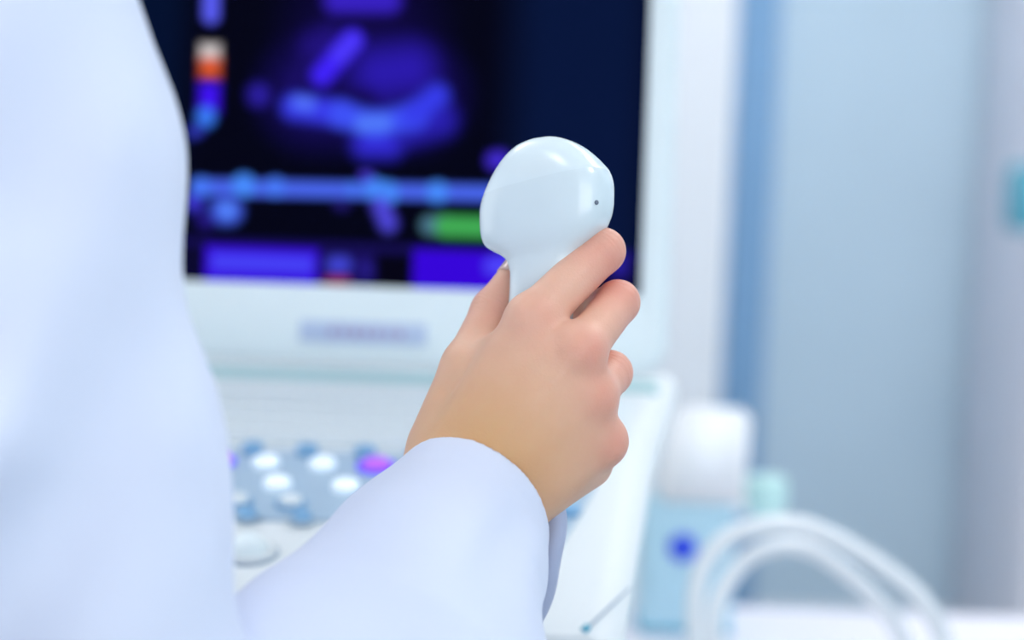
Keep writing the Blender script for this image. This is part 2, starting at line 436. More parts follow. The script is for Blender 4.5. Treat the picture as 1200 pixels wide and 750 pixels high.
# screen picture: soft shapes placed in the screen's own plane (object coordinates), added up as emission
def screen_material():
    M = bpy.data.materials.new('scan_screen'); M.use_nodes = True
    nt = M.node_tree; b = nt.nodes['Principled BSDF']; LK = nt.links
    b.inputs['Base Color'].default_value = (0.001, 0.001, 0.004, 1); b.inputs['Roughness'].default_value = 0.35
    b.inputs['Specular IOR Level'].default_value = 0.0
    uv = nt.nodes.new('ShaderNodeUVMap'); uv.uv_map = 'plane'
    state = {'c': None}
    def add_shape(a, bpt, r, soft, rgb, gain=1.0):
        """capsule from a to bpt (photo pixels), radius r, soft edge width, colour"""
        ax, ay = un(*a); bx_, by_ = un(*bpt)
        cx, cy = (ax + bx_) / 2, (ay + by_) / 2; ln = math.hypot(bx_ - ax, by_ - ay); ang = math.atan2(by_ - ay, bx_ - ax)
        mp = nt.nodes.new('ShaderNodeMapping'); mp.vector_type = 'TEXTURE'
        mp.inputs['Location'].default_value = (cx, cy, 0); mp.inputs['Rotation'].default_value = (0, 0, ang)
        LK.new(uv.outputs[0], mp.inputs[0])
        v1 = nt.nodes.new('ShaderNodeVectorMath'); v1.operation = 'ABSOLUTE'; LK.new(mp.outputs[0], v1.inputs[0])
        v2 = nt.nodes.new('ShaderNodeVectorMath'); v2.operation = 'SUBTRACT'; LK.new(v1.outputs[0], v2.inputs[0]); v2.inputs[1].default_value = (ln / 2, 0, 0)
        v3 = nt.nodes.new('ShaderNodeVectorMath'); v3.operation = 'MAXIMUM'; LK.new(v2.outputs[0], v3.inputs[0])
        v4 = nt.nodes.new('ShaderNodeVectorMath'); v4.operation = 'LENGTH'; LK.new(v3.outputs[0], v4.inputs[0])
        finish(v4.outputs['Value'], r, soft, rgb, gain)
    def add_box(x0, y0, x1, y1, soft, rgb, gain=1.0):
        ax, ay = un(x0, (y0 + y1) / 2); bx_, by_ = un(x1, (y0 + y1) / 2)
        cx, cy = (ax + bx_) / 2, (ay + by_) / 2
        v0 = nt.nodes.new('ShaderNodeVectorMath'); v0.operation = 'SUBTRACT'; LK.new(uv.outputs[0], v0.inputs[0]); v0.inputs[1].default_value = (cx, cy, 0)
        v1 = nt.nodes.new('ShaderNodeVectorMath'); v1.operation = 'ABSOLUTE'; LK.new(v0.outputs[0], v1.inputs[0])
        v2 = nt.nodes.new('ShaderNodeVectorMath'); v2.operation = 'SUBTRACT'; LK.new(v1.outputs[0], v2.inputs[0])
        v2.inputs[1].default_value = ((x1 - x0) / 2, (y1 - y0) / 2, 0)
        sp = nt.nodes.new('ShaderNodeSeparateXYZ'); LK.new(v2.outputs[0], sp.inputs[0])
        mxn = nt.nodes.new('ShaderNodeMath'); mxn.operation = 'MAXIMUM'; LK.new(sp.outputs[0], mxn.inputs[0]); LK.new(sp.outputs[1], mxn.inputs[1])
        finish(mxn.outputs[0], 0, soft, rgb, gain)
    def finish(dist, r, soft, rgb, gain):
        mr = nt.nodes.new('ShaderNodeMapRange'); mr.interpolation_type = 'SMOOTHSTEP'
        mr.inputs['From Min'].default_value = r + soft; mr.inputs['From Max'].default_value = r - soft
        LK.new(dist, mr.inputs['Value'])
        mx = nt.nodes.new('ShaderNodeMix'); mx.data_type = 'RGBA'
        mx.inputs['B'].default_value = (*[x * gain for x in lin(rgb)], 1)
        LK.new(mr.outputs[0], mx.inputs['Factor'])
        if state['c'] is None: mx.inputs['A'].default_value = (*lin((3, 4, 16)), 1)
        else: LK.new(state['c'], mx.inputs['A'])
        state['c'] = mx.outputs['Result']
    C, B = add_shape, add_box
    B(605, -200, 760, 345, 40, (7, 22, 58))                       # soft navy band at the right
    B(120, -200, 215, 285, 25, (3, 16, 44))
    # fan-shaped scan
    C((425, 40), (425, 60), 70, 60, (16, 8, 66))
    C((370, 110), (480, 110), 52, 40, (22, 12, 92))
    C((370, 55), (385, 48), 16, 18, (34, 18, 128))
    C((445, 85), (480, 80), 26, 26, (44, 26, 176))
    C((395, 0), (455, 0), 14, 10, (58, 34, 200))
    C((380, 112), (430, 117), 9, 14, (18, 8, 70))
    C((345, 95), (360, 75), 8, 14, (26, 14, 100))
    C((303, 110), (303, 112), 11, 10, (46, 32, 168))
    C((430, 168), (455, 168), 14, 16, (54, 46, 226))
    C((480, 150), (515, 140), 18, 16, (42, 32, 180))
    C((345, 125), (400, 133), 14, 10, (58, 60, 240))
    C((400, 134), (440, 146), 14, 9, (64, 84, 252))
    C((440, 146), (485, 136), 14, 9, (64, 84, 252))
    C((485, 134), (512, 112), 13, 10, (56, 62, 240))
    C((425, 145), (450, 144), 8, 8, (84, 128, 255))
    C((350, 120), (362, 122), 7, 7, (84, 116, 255))
    C((377, 88), (413, 47), 12, 7, (66, 36, 255))
    C((398, 64), (413, 48), 9, 7, (78, 58, 255))
    # colour scale at the left
    C((248, -25), (247, 18), 9, 5, (92, 96, 250))
    B(235, 52, 257, 70, 5, (214, 206, 206))
    B(235, 68, 257, 90, 6, (226, 92, 50))
    B(234, 98, 256, 130, 7, (66, 20, 250))
    C((241, 136), (241, 138), 10, 6, (60, 128, 255))
    C((226, 155), (232, 152), 6, 6, (50, 60, 190))
    # trace line with dots
    C((232, 219), (600, 227), 9, 4, (74, 104, 240))
    C((226, 236), (228, 238), 9, 7, (62, 56, 214))
    for x, y, r in ((235, 219, 11), (285, 217, 13), (322, 219, 11), (412, 222, 7), (438, 221, 12), (453, 226, 13), (512, 225, 12)):
        C((x, y), (x + 1, y), r, 4, (72, 140, 255) if r > 11 else (72, 122, 250))
    C((427, 206), (432, 207), 5, 5, (76, 60, 220))
    C((262, 247), (268, 247), 14, 9, (74, 104, 248))
    C((266, 246), (266, 247), 6, 6, (90, 150, 255))
    C((240, 258), (243, 258), 8, 8, (40, 26, 140))
    C((446, 240), (455, 262), 9, 8, (82, 74, 226))
    C((398, 238), (402, 239), 5, 8, (40, 30, 130))
    C((504, 264), (520, 264), 11, 5, (76, 120, 140))
    C((522, 265), (590, 267), 12, 5, (66, 172, 84))
    C((580, 188), (586, 187), 10, 6, (66, 44, 208))
    # menu bar
    B(100, 285, 760, 296, 4, (22, 14, 84))
    B(100, 296, 800, 352, 3, (10, 8, 44))
    B(240, 290, 372, 341, 4, (58, 10, 226))
    B(248, 299, 366, 318, 5, (72, 66, 250))
    B(374, 296, 438, 341, 5, (26, 16, 96))
    C((392, 310), (402, 310), 9, 6, (66, 70, 214))
    C((386, 329), (404, 329), 5, 4, (150, 46, 70))
    C((428, 312), (430, 318), 6, 5, (40, 30, 140))
    B(442, 300, 480, 350, 3, (4, 3, 14))
    B(484, 294, 600, 350, 4, (56, 4, 222))
    C((578, 312), (590, 310), 10, 6, (80, 70, 255))
    B(716, 296, 736, 324, 6, (40, 30, 150))
    LK.new(state['c'], b.inputs['Emission Color'])
    b.inputs['Emission Strength'].default_value = 0.95
    return M
me = mesh_from('screen', [(s0 * K, 0.0005, -t1 * K), (s1 * K, 0.0005, -t1 * K), (s1 * K, 0.0005, -t0 * K), (s0 * K, 0.0005, -t0 * K)], [(0, 1, 2, 3)], False)
uvl = me.uv_layers.new(name='plane')
for lp in me.loops:
    co = me.vertices[lp.vertex_index].co; uvl.data[lp.index].uv = (co.x / K, -co.z / K)
scro = mon_part('screen', me, screen_material(), mon)
scro['label'] = 'dark screen showing a blue and violet ultrasound scan'
# name plate on the lower bezel
ps, pt = un(426, 390)
npl = mon_part('name_plate', rbox(148 * K, 0.004, 25 * K, 0.0015, c=(ps * K, -0.0035, -pt * K)), M_plate, mon)
for k in range(7):
    w_ = (9, 7, 10, 8, 9, 6, 9)[k]
    mon_part('letter_bar', rbox(w_ * K, 0.001, 9 * K, c=((ps - 35 + k * 13) * K, -0.0058, -pt * K)), M_letter, npl)
# neck behind / below the monitor
mon_part('monitor_neck', rbox(0.30, 0.05, 0.10, 0.012, c=((s0 + s1) / 2 * K, 0.035, -0.075)), M_gap, mach)

# console: top surface given by its profile (distance, drop below the view axis)
PROF = [(1.452, 0.040), (1.43, 0.0485), (1.30, 0.0985), (1.06, 0.173), (1.035, 0.190), (1.03, 0.24)]
HALF = [0.268, 0.264, 0.236, 0.203, 0.197, 0.193]
CXM = -0.123
def console_hit(px, py, lift=0.0):
    """where the view ray through a photo pixel meets the console top"""
    s, t = un(px, py)
    for (d0, u0), (d1, u1) in zip(PROF[:-1], PROF[1:]):
        k = t / F; den = (u1 - u0) - k * (d1 - d0)
        a = (k * d0 - u0) / den
        if 0 <= a <= 1:
            d = d0 + a * (d1 - d0); u = u0 + a * (u1 - u0)
            nx, nu = (u1 - u0), (d0 - d1)              # normal in (d,u-up) plane, pointing to the camera and up
            ln = math.hypot(nx, nu)
            return Fm(d - lift * abs(nx) / ln, s / F * d, -u + lift * abs(nu) / ln), math.atan2(u1 - u0, d0 - d1)
    raise ValueError((px, py))
rows = []
for (d, u), h in zip(PROF, HALF):
    row = []
    for x, dz in ((-h + 0.06, -0.30), (-h + 0.047, -0.17), (-h + 0.003, -0.03), (-h + 0.002, -0.012), (-h + 0.010, -0.003), (-h + 0.024, 0), (0, 0),
                  (h - 0.024, 0), (h - 0.010, -0.003), (h - 0.002, -0.012), (h - 0.003, -0.03), (h - 0.047, -0.17), (h - 0.06, -0.30)):
        row.append(Fm(d, CXM + x, -u) + np.array((0, 0, dz)) - ML)
    rows.append(row)
vs = [p for r in rows for p in r]; nc = 13; fs = []
for i in range(len(rows) - 1):
    for j in range(nc - 1): fs.append((i * nc + j, i * nc + j + 1, (i + 1) * nc + j + 1, (i + 1) * nc + j))
fs = [f[::-1] for f in fs]
fs.append(tuple(range(nc))); fs.append(tuple(reversed([(len(rows) - 1) * nc + j for j in range(nc)])))
cons = link('console', mesh_from('console', vs, fs), M_plastic2, mach)
mdf = cons.modifiers.new('edge', 'EDGE_SPLIT'); mdf.split_angle = math.radians(35)
def plate_on_console(name, poly, material, lift, parent, thick=0.004):
    top = [console_hit(x, y, lift)[0] - ML for x, y in poly]; bot = [console_hit(x, y, lift - thick)[0] - ML for x, y in poly]
    n = len(poly); fs = [tuple(range(n)), tuple(reversed(range(n, 2 * n)))] + [(k, n + k, n + (k + 1) % n, (k + 1) % n) for k in range(n)]
    return link(name, mesh_from(name, top + bot, fs, False), material, parent)
gapp = plate_on_console('hinge_strip', [(60, 424), (60, 436), (770, 461), (770, 449)], M_gap, 0.002, cons)
tray = plate_on_console('keyboard_tray', [(40, 446), (40, 512), (730, 535), (740, 470)], M_tray, 0.0015, cons)
panel = plate_on_console('control_panel', [(30, 520), (684, 541), (696, 552), (698, 570), (690, 586), (654, 646), (642, 657), (560, 660), (520, 634), (440, 614), (30, 604)],
                         M_panel, 0.002, cons)
# keyboard keys
kme = rbox(0.0155, 0.0125, 0.005, 0.0018, 1)
for r_ in range(5):
    y0 = 458 + r_ * 13.5
    for c_ in range(24):
        px = 232 + c_ * 20.5 + (r_ % 2) * 8; py = y0 + (px - 232) * 0.036
        if px > 700: continue
        p, sl = console_hit(px, py, 0.004)
        o = link('key', kme, M_key, tray, p - ML); o.rotation_euler = (sl - PITCH, 0, 0)
# round buttons on the panel
bme = lathe([(0.0001, 0.006), (0.0065, 0.006), (0.0082, 0.0045), (0.0088, 0.0)][::-1], 20, 'button')
rme = lathe([(0.0118, 0), (0.0118, 0.002), (0.0100, 0.003), (0.0090, 0.002), (0.0090, 0.0)], 20, 'ring')
def button(px, py, mt, ring=None, sc=1.0):
    p, sl = console_hit(px, py + 5, 0.002)
    me = bme.copy(); me.materials.clear()
    o = link('button', me, mt, panel, p - ML); o.rotation_euler = (sl - PITCH, 0, 0); o.scale = (sc, sc, 1)
    if ring:
        rm = rme.copy(); rm.materials.clear()
        q = link('button_ring', rm, ring, panel, p - ML); q.rotation_euler = o.rotation_euler; q.scale = o.scale
for x, y in ((312, 543), (378, 545), (325, 568), (405, 571), (205, 541), (215, 565)): button(x, y, M_btn, None, 1.15)
button(441, 546, M_btnp, M_btnv, 1.25); button(256, 540, M_btnp, M_btnv, 1.1)
for x, y in ((278, 588), (341, 590)): button(x, y, M_key, M_btnb, 0.95)
for x, y in ((296, 527), (360, 529), (428, 531), (490, 533), (555, 552), (620, 556), (675, 560)): button(x, y, M_btnb, None, 1.0)
for x, y in ((290, 605), (354, 608), (420, 600)): button(x, y, M_btnb, M_panel, 0.8)
for x, y in ((666, 599), (620, 633), (590, 645), (622, 640), (560, 600), (600, 590)): button(x, y, M_btnb, None, 1.0)
# dial / trackball on the front of the console
p, sl = console_hit(290, 648, 0.0)
dial = link('trackball_ring', lathe([(0.019, 0.0), (0.019, 0.0035), (0.0165, 0.005), (0.0145, 0.004), (0.0135, 0.0005)], 40, 'ring'), M_plastic2, cons, p - ML)
dial.rotation_euler = (sl - PITCH, 0, 0)
gr = link('ring_groove', lathe([(0.0205, 0.0), (0.0205, 0.0009), (0.0190, 0.0009)], 40, 'groove'), M_seam, cons, p - ML); gr.rotation_euler = dial.rotation_euler
bl = bmesh.new(); bmesh.ops.create_uvsphere(bl, u_segments=28, v_segments=16, radius=0.0135)
me = bpy.data.meshes.new('trackball'); bl.to_mesh(me); bl.free(); me.polygons.foreach_set('use_smooth', [True] * len(me.polygons))
link('trackball', me, M_plastic, cons, p - ML)
# fine seam running over the right shoulder of the console
sp = [console_hit(x, y, 0.0003)[0] - ML for x, y in ((738, 690), (724, 703), (708, 718), (692, 733))]
link('seam_line', tube(sp, 0.0007, 8, 'seam'), M_seam, cons)
sp = [console_hit(x, y, 0.0005)[0] - ML for x, y in ((689, 735), (687, 737), (684, 740))]
link('seam_notch', tube(sp, 0.0022, 8, 'notch', 4), M_tealstrip, cons)
# cart below the console
link('cart_body', rbox(0.34, 0.34, 0.72, 0.03, c=(0, 0.02, 0.54)), M_plastic, mach)
link('cart_base', rbox(0.50, 0.60, 0.10, 0.03, c=(0, 0, 0.15)), M_plastic2, mach)
wme = lathe([(0.02, -0.016), (0.05, -0.014), (0.05, 0.014), (0.02, 0.016)], 24, 'wheel'); wme.transform(Matrix.Rotation(math.pi / 2, 4, 'Y'))
for sx in (-1, 1):
    for sy in (-1, 1): link('castor', wme, M_dark, mach, (sx * 0.20, sy * 0.24, 0.05))

# ------------------------------------------------------------------ white table at the right, device and tubing on it
TZ = 0.706
tb = thing('side_table', 'white table top along the bottom right below the blue wall', 'table', (0.75, 1.72, 0))
link('table_top', rbox(1.26, 0.56, 0.03, 0.008, c=(0, 0, TZ - 0.015)), M_sheet, tb)
for sx in (-1, 1):
    for sy in (-1, 1): link('leg', rbox(0.035, 0.035, TZ - 0.03, 0.004, c=(sx * 0.59, sy * 0.24, (TZ - 0.03) / 2)), M_metal, tb)
    link('apron', rbox(0.02, 0.44, 0.05, 0.003, c=(sx * 0.59, 0, TZ - 0.056)), M_metal, tb)
# device: pale blue body, white sloped lid, round blue button, teal strip painting the shadow at its base
dv = thing('medical_device', 'pale blue box with white sloped lid and round blue button on the table', 'device', (0.0, 0.0, TZ))
DD = 1.90
c = W(808, 640, DD); dv.location = (c[0], c[1] + 0.035, TZ)
px = DD / F
zt = W(808, 588, DD)[2] - TZ; ztop = W(808, 486, DD)[2] - TZ
link('body', rbox(108 * px, 0.09, zt - 0.004, 0.008, c=(0, 0.01, zt / 2 + 0.002)), M_boxb, dv)
link('base_shade', rbox(110 * px, 0.092, 0.008, 0.003, c=(-0.001, 0.01, 0.0045)), M_tealstrip, dv)  # teal strip paints the shadow line at the foot of the device
xl0, xl1, xt0, xt1 = -40 * px, 62 * px, -14 * px, 72 * px
vs = [(xl0, -0.04, zt), (xl1, -0.04, zt), (xl1, 0.05, zt), (xl0, 0.05, zt), (xt0, 0.005, ztop), (xt1, 0.005, ztop), (xt1, 0.05, ztop), (xt0, 0.05, ztop)]
bm = bmesh.new(); bv_ = [bm.verts.new(v) for v in vs]
for f in ((3, 2, 1, 0), (4, 5, 6, 7), (0, 1, 5, 4), (1, 2, 6, 5), (2, 3, 7, 6), (3, 0, 4, 7)): bm.faces.new([bv_[i] for i in f])
bmesh.ops.bevel(bm, geom=bm.edges[:], offset=0.006, segments=3, affect='EDGES')
me = bpy.data.meshes.new('lid'); bm.to_mesh(me); bm.free(); me.polygons.foreach_set('use_smooth', [True] * len(me.polygons))
link('lid', me, M_boxw, dv)
me = lathe([(0.0155, 0), (0.0155, 0.004), (0.0135, 0.006), (0.0001, 0.006)], 28, 'button'); me.transform(Matrix.Rotation(math.pi / 2, 4, 'X'))
q = W(801, 644, 1.89); link('button', me, M_blue, dv, (q[0] - dv.location[0], -0.0345, q[2] - TZ))
# mint-capped port on the right side of the device
mc = W(902, 590, DD) - np.array(dv.location)
mc[1] = 0.012
link('port_bracket', rbox(0.034, 0.03, 0.016, 0.004, c=(mc[0] - 0.028, mc[1], mc[2] - 0.012)), M_boxw, dv)
link('port_cap', lathe([(0.022, -0.020), (0.0255, -0.017), (0.0255, 0.017), (0.023, 0.021), (0.0001, 0.021)], 32), M_mint, dv, mc)
# two loops of clear tubing standing over the table
def to_table(px_, d):
    w = W(px_, 760, d); w[2] = TZ + 0.009; return w
def tubing(label, pts, d0, d1, r):
    n = len(pts); P = [W(x, y, d0 + (d1 - d0) * i / (n - 1)) for i, (x, y) in enumerate(pts)]
    base = P[0].copy()
    a = P[0].copy(); a[2] = TZ + r; z = P[-1].copy(); z[2] = TZ + r
    P = [a + np.array((0.01, -0.10, 0)), a + np.array((0, -0.02, 0.006))] + P[1:-1] + [z + np.array((0.015, -0.01, 0.004)), z + np.array((0.10, -0.05, 0))]
    loc = np.array((P[0][0], P[0][1], TZ))
    o = link('tubing', tube([p - loc for p in P], r, 16, 'tubing'), M_tube, None, loc)
    return tag(o, label, 'tube', 'clear tubing over the table')
tubing('outer taller arch of milky clear tubing over the white table',
       [(822, 860), (816, 780), (814, 715), (822, 668), (850, 632), (892, 616), (938, 616), (985, 634), (1035, 664), (1080, 702), (1104, 745), (1114, 785), (1118, 850)], 1.50, 1.56, 0.0085)
tubing('inner lower arch of milky clear tubing over the white table',
       [(846, 860), (838, 780), (836, 722), (848, 690), (874, 656), (910, 640), (950, 644), (995, 674), (1030, 706), (1054, 740), (1074, 785), (1078, 850)], 1.54, 1.60, 0.0080)

# ------------------------------------------------------------------ ultrasound probe held in the hand
AX = math.radians(0.5)                                   # the probe leans a little to the left in the picture
HC = G(640, 236, 0.874)                                # middle of the head
R_up = np.array((-math.sin(AX), math.cos(AX), 0.06)); R_up /= np.linalg.norm(R_up)
YAW = math.radians(30)
r0 = np.array((math.cos(AX), math.sin(AX), 0.0)); r0 -= R_up * r0.dot(R_up); r0 /= np.linalg.norm(r0)
f0 = np.cross(r0, R_up); f0 = f0 if f0[2] > 0 else -f0
R_w = math.cos(YAW) * r0 - math.sin(YAW) * f0           # wide axis: right end turned towards the camera
R_t = math.sin(YAW) * r0 + math.cos(YAW) * f0
# stations: height relative to widest line (mm), half width, half thickness
ST = [(-150, 6.5, 6.5), (-149, 8, 8), (-138, 10, 9.5), (-132, 14, 11), (-120, 17, 12.5), (-90, 15.8, 12.6), (-62, 15.6, 12.6), (-50, 16.2, 12.8), (-40, 17.8, 13.2), (-34, 19.0, 13.4),
      (-29, 20.6, 13.8), (-25.5, 23.8, 14.6), (-22, 28.4, 15.8), (-17.5, 32.8, 17.0), (-11, 35.4, 17.8), (-2, 36.0, 18.2), (4, 35.4, 18.2), (9, 33.6, 18.0)]
TOPS = [(9, 33.6, 18.0), (13, 31.2, 17.5), (18, 27.6, 16.4), (23, 23.2, 14.6), (27, 18.6, 12.4), (30, 13.6, 9.8), (32, 8.0, 6.4), (32.8, 3.5, 3.0), (33, 0.1, 0.1)]
def probe_ring(z, a, b, n=112, e=3.0):
    out = []
    for k in range(n):
        t = 2 * math.pi * k / n; c, s = math.cos(t), math.sin(t)
        x = a * math.copysign(abs(c) ** (2 / e), c); y = b * math.copysign(abs(s) ** (2 / e), s)
        zz = z + x * 0.15 * min(1, max(0, (z + 34) / 18)) * (1 if z < 9 else max(0.2, (34 - z) / 25))
        x -= 3.6 * min(1, max(0, (-36 - z) / 16))
        out.append((HC + R_up * zz / 1000 + R_w * x / 1000 + R_t * y / 1000))
    return out
def skin_rings(rings, cap0=True, cap1=True):
    n = len(rings[0]); vs = [p for r in rings for p in r]; fs = []
    for i in range(len(rings) - 1):
        for k in range(n):
            k2 = (k + 1) % n; fs.append((i * n + k, i * n + k2, (i + 1) * n + k2, (i + 1) * n + k))
    if cap0: fs.append(tuple(reversed(range(n))))
    if cap1: fs.append(tuple((len(rings) - 1) * n + k for k in range(n)))
    return vs, fs
pb = g2w([HC + R_up * -0.15])[0]
probe = thing('ultrasound_probe', 'glossy white curved ultrasound probe held upright in the hand', 'ultrasound probe', pb)
def finish_probe(name, rings, mt, parent=probe, c0=True, c1=True):
    vs, fs = skin_rings(rings, c0, c1)
    me = mesh_from(name, g2w(vs) - pb, fs)
    bm = bmesh.new(); bm.from_mesh(me); bmesh.ops.recalc_face_normals(bm, faces=bm.faces); bm.to_mesh(me); bm.free()
    o = link(name, me, mt, parent)
    return o
dense = [tuple(v) for v in catmull([np.array(q_) for q_ in ST + TOPS[1:]], 6)]
cut = 6 * (len(ST) - 1)
hs = finish_probe('housing', [probe_ring(*v) for v in dense[:cut + 1]], M_probe, probe, True, False)
ln_ = finish_probe('lens', [probe_ring(*v) for v in dense[cut:]], M_lens, probe, False, True)
# small orientation mark on the right end
mk = bmesh.new(); bmesh.ops.create_uvsphere(mk, u_segments=16, v_segments=10, radius=0.0012)
me = bpy.data.meshes.new('mark'); mk.to_mesh(me); mk.free(); me.polygons.foreach_set('use_smooth', [True] * len(me.polygons))
MARK = HC + R_up * -0.004 + R_w * 0.0338 - R_t * 0.0095
link('orientation_mark', me, M_notch, probe, g2w([MARK])[0] - pb)
cab = [HC + R_up * -0.148, G(652, 610, 0.868), G(645, 655, 0.872), G(634, 705, 0.885), G(600, 770, 0.905), G(575, 850, 0.925)]
wl = [g2w([c])[0] for c in cab] + [np.array((-0.03, 0.915, 0.80)), np.array((-0.045, 0.93, 0.70)), np.array((-0.05, 0.955, 0.665)), np.array((-0.05, 0.985, 0.66))]
link('cable_plug', rbox(0.03, 0.022, 0.03, 0.004, c=tuple(np.array((-0.05, 0.986, 0.66)) - pb)), M_cable, probe)
link('cable', tube([w - pb for w in wl], 0.0056, 18, 'cable'), M_cable, probe)

# ------------------------------------------------------------------ the person: right hand
MCP = [G(622, 374, .846), G(680, 411, .839), G(694, 466, .846), G(708, 518, .858)]
FING = [  # joints with radii
    [(G(624, 374, .846), .0128), (G(706, 294, .866), .0114), (G(686, 306, .898), .0085), (G(652, 318, .906), .0074)],
    [(G(680, 411, .839), .0122), (G(724, 354, .868), .0110), (G(702, 358, .900), .0085), (G(665, 366, .906), .0074)],
    [(G(694, 466, .846), .0115), (G(715, 437, .872), .0112), (G(696, 424, .903), .0082), (G(660, 428, .907), .0072)],
    [(G(708, 518, .858), .0110), (G(704, 494, .890), .0084), (G(692, 478, .905), .0076), (G(660, 478, .907), .0066)]]
WR = [G(520, 548, .850), G(540, 562, .847), G(562, 580, .848), G(584, 598, .853)]
THUMB = [(G(516, 520, .862), .0165), (G(548, 430, .872), .0135), (G(578, 364, .887), .0112), (G(607, 318, .897), .0084)]
ELB = G(290, 930, .69)
ax_f = ELB - G(547, 582, .846); ax_f = ax_f / np.linalg.norm(ax_f)
def hand_sdf(P):
    palm = None
    for i in range(4):
        m_ = sd_cone(P, WR[i], MCP[i], .0165, (.0118, .0122, .0118, .0108)[i])
        palm = m_ if palm is None else smin(palm, m_, .015)
        if i < 3:
            e_ = (MCP[i] + MCP[i + 1]) / 2; b0 = (WR[i] + WR[i + 1]) / 2
            palm = smin(palm, sd_cone(P, b0, b0 + (e_ - b0) * .86, .0165, .0120), .014)
    # palm side padding
    palm = smin(palm, sd_cone(P, G(560, 560, .862), G(650, 460, .864), .014, .012), .012)
    palm = smin(palm, sd_cone(P, G(610, 590, .862), G(690, 545, .872), .013, .012), .012)
    # forearm, two bones side by side
    palm = smin(palm, sd_cone(P, G(521, 560, .848), G(521, 560, .848) + ax_f * .05, .0170, .0185), .016)
    palm = smin(palm, sd_cone(P, G(574, 600, .851), G(574, 600, .851) + ax_f * .05, .0168, .0185), .016)
    # thumb with its fleshy base and the web to the index finger
    th = sd_cone(P, THUMB[0][0], THUMB[1][0], THUMB[0][1], THUMB[1][1])
    th = smin(th, sd_cone(P, THUMB[1][0], THUMB[2][0], THUMB[1][1] - .0008, THUMB[2][1]), .005)
    th = smin(th, sd_cone(P, THUMB[2][0], THUMB[3][0], THUMB[2][1], THUMB[3][1]), .004)
    palm = smin(palm, th, .009)
    palm = smin(palm, sd_cone(P, G(556, 440, .864), G(588, 408, .860), .0100, .0080), .012)
    out = palm
    fs_ = None
    for j, f in enumerate(FING):
        a = sd_cone(P, f[0][0], f[1][0], f[0][1] - .0006, f[1][1])
        mid = (f[0][0] + f[1][0]) / 2
        a = smin(a, sd_cone(P, f[1][0], f[2][0], f[1][1], f[2][1]), .003)
        a = smin(a, sd_cone(P, f[2][0], f[3][0], f[2][1], f[3][1]), .003)
        out_j = a
        fs_ = out_j if fs_ is None else smin(fs_, out_j, .0012)
    out = smin(palm, fs_, .0065)
    # knuckle heads on the back of the hand, towards the camera
    for i, c in enumerate(MCP):
        k = c + np.array((-.001, .000, -.0035 if i else -.002))
        out = smin(out, np.linalg.norm(P - k.astype(np.float32), axis=1) - (.0098, .0102, .0098, .0090)[i], .006)
    # extensor tendons
    for i in (1, 2):
        a = WR[i] + np.array((0, 0, -.0150)); b_ = MCP[i] + np.array((0, 0, -.0112))
        out = smin(out, sd_cone(P, a, b_, .0012, .0014), .006)
    return out
V, Q = surface_nets(hand_sdf, G(430, 720, .85) * (1, 1, 0) + (0, 0, .785), G(765, 235, .9) * (1, 1, 0) + (0, 0, .925), 0.0010)
V = smooth_mesh(V, Q, 8)
Vw = g2w(V)

# ---- rest of the body (head, neck, trunk under the coat), joined into the same body mesh
ELBW = g2w([ELB])[0]; ARM2 = W(60, 860, .668); FORE = g2w([G(547, 582, .848) + ax_f * .045])[0]
SH = W(-10, 10, .67)                                   # right shoulder joint
TX = SH[0] - 0.165; TY = SH[1] + 0.01; SZ = SH[2]
HEAD = np.array((TX + 0.01, TY + 0.02, SZ + 0.215))
def head_sdf(P):
    d = sd_ell(P, HEAD + (0, 0, .02), (.074, .092, .098))
    d = smin(d, sd_ell(P, HEAD + (0, .035, -.045), (.055, .055, .065)), .03)         # jaw
    d = smin(d, sd_cone(P, HEAD + (0, .088, .005), HEAD + (0, .108, -.022), .008, .012), .012)   # nose
    d = smin(d, sd_cone(P, HEAD + (-.02, .086, -.052), HEAD + (.02, .086, -.052), .008, .008), .008)  # lips
    for s in (-1, 1):
        d = smin(d, sd_ell(P, HEAD + (s * .076, 0, -.005), (.010, .018, .030)), .006)
        d = smax(d, -sd_ell(P, HEAD + (s * .032, .098, .012), (.016, .012, .010)), .010)
        d = smin(d, sd_ell(P, HEAD + (s * .032, .078, .012), (.014, .013, .012)), .003)
    d = smin(d, sd_cone(P, HEAD + (0, -.02, -.06), (TX, TY - .01, SZ + .0), .054, .062), .03)
    d = smin(d, sd_cone(P, (TX - .10, TY, SZ - .01), (TX + .10, TY, SZ - .01), .05, .05), .05)
    d = smin(d, sd_cone(P, (TX, TY, SZ - .08), (TX, TY, SZ - .30), .09, .09), .05)
    d = smin(d, sd_cone(P, SH + (-.02, 0, -.02), ARM2, .042, .038), .03)
    d = smin(d, sd_cone(P, ARM2, ELBW, .038, .036), .03)             # upper arm and forearm inside the sleeve
    return smin(d, sd_cone(P, ELBW, FORE, .036, .016), .02)
V2, Q2 = surface_nets(head_sdf, (TX - .18, TY - .16, SZ - .42), (0.02, TY + .22, SZ + .36), 0.006)
V2 = smooth_mesh(V2, Q2, 1)
person = thing('person', 'person in a white lab coat seen from behind, holding up the white probe', 'person', (TX, TY, 0))
PL = np.array(person.location)
hand_o = link('hand_tmp', mesh_np('hand_tmp', Vw - PL, Q), None); rest_o = link('rest_tmp', mesh_np('rest_tmp', V2 - PL, Q2), None)
bo = hand_o.modifiers.new('u', 'BOOLEAN'); bo.operation = 'UNION'; bo.solver = 'EXACT'; bo.object = rest_o
dg = bpy.context.evaluated_depsgraph_get(); dg.update()
body_me = bpy.data.meshes.new_from_object(hand_o.evaluated_get(dg)); body_me.name = 'body'
for o in (hand_o, rest_o): bpy.data.objects.remove(o)
body_me.materials.clear()
VB = np.empty(len(body_me.vertices) * 3, np.float32); body_me.vertices.foreach_get('co', VB)
VB = VB.reshape(-1, 3) + PL - CAM
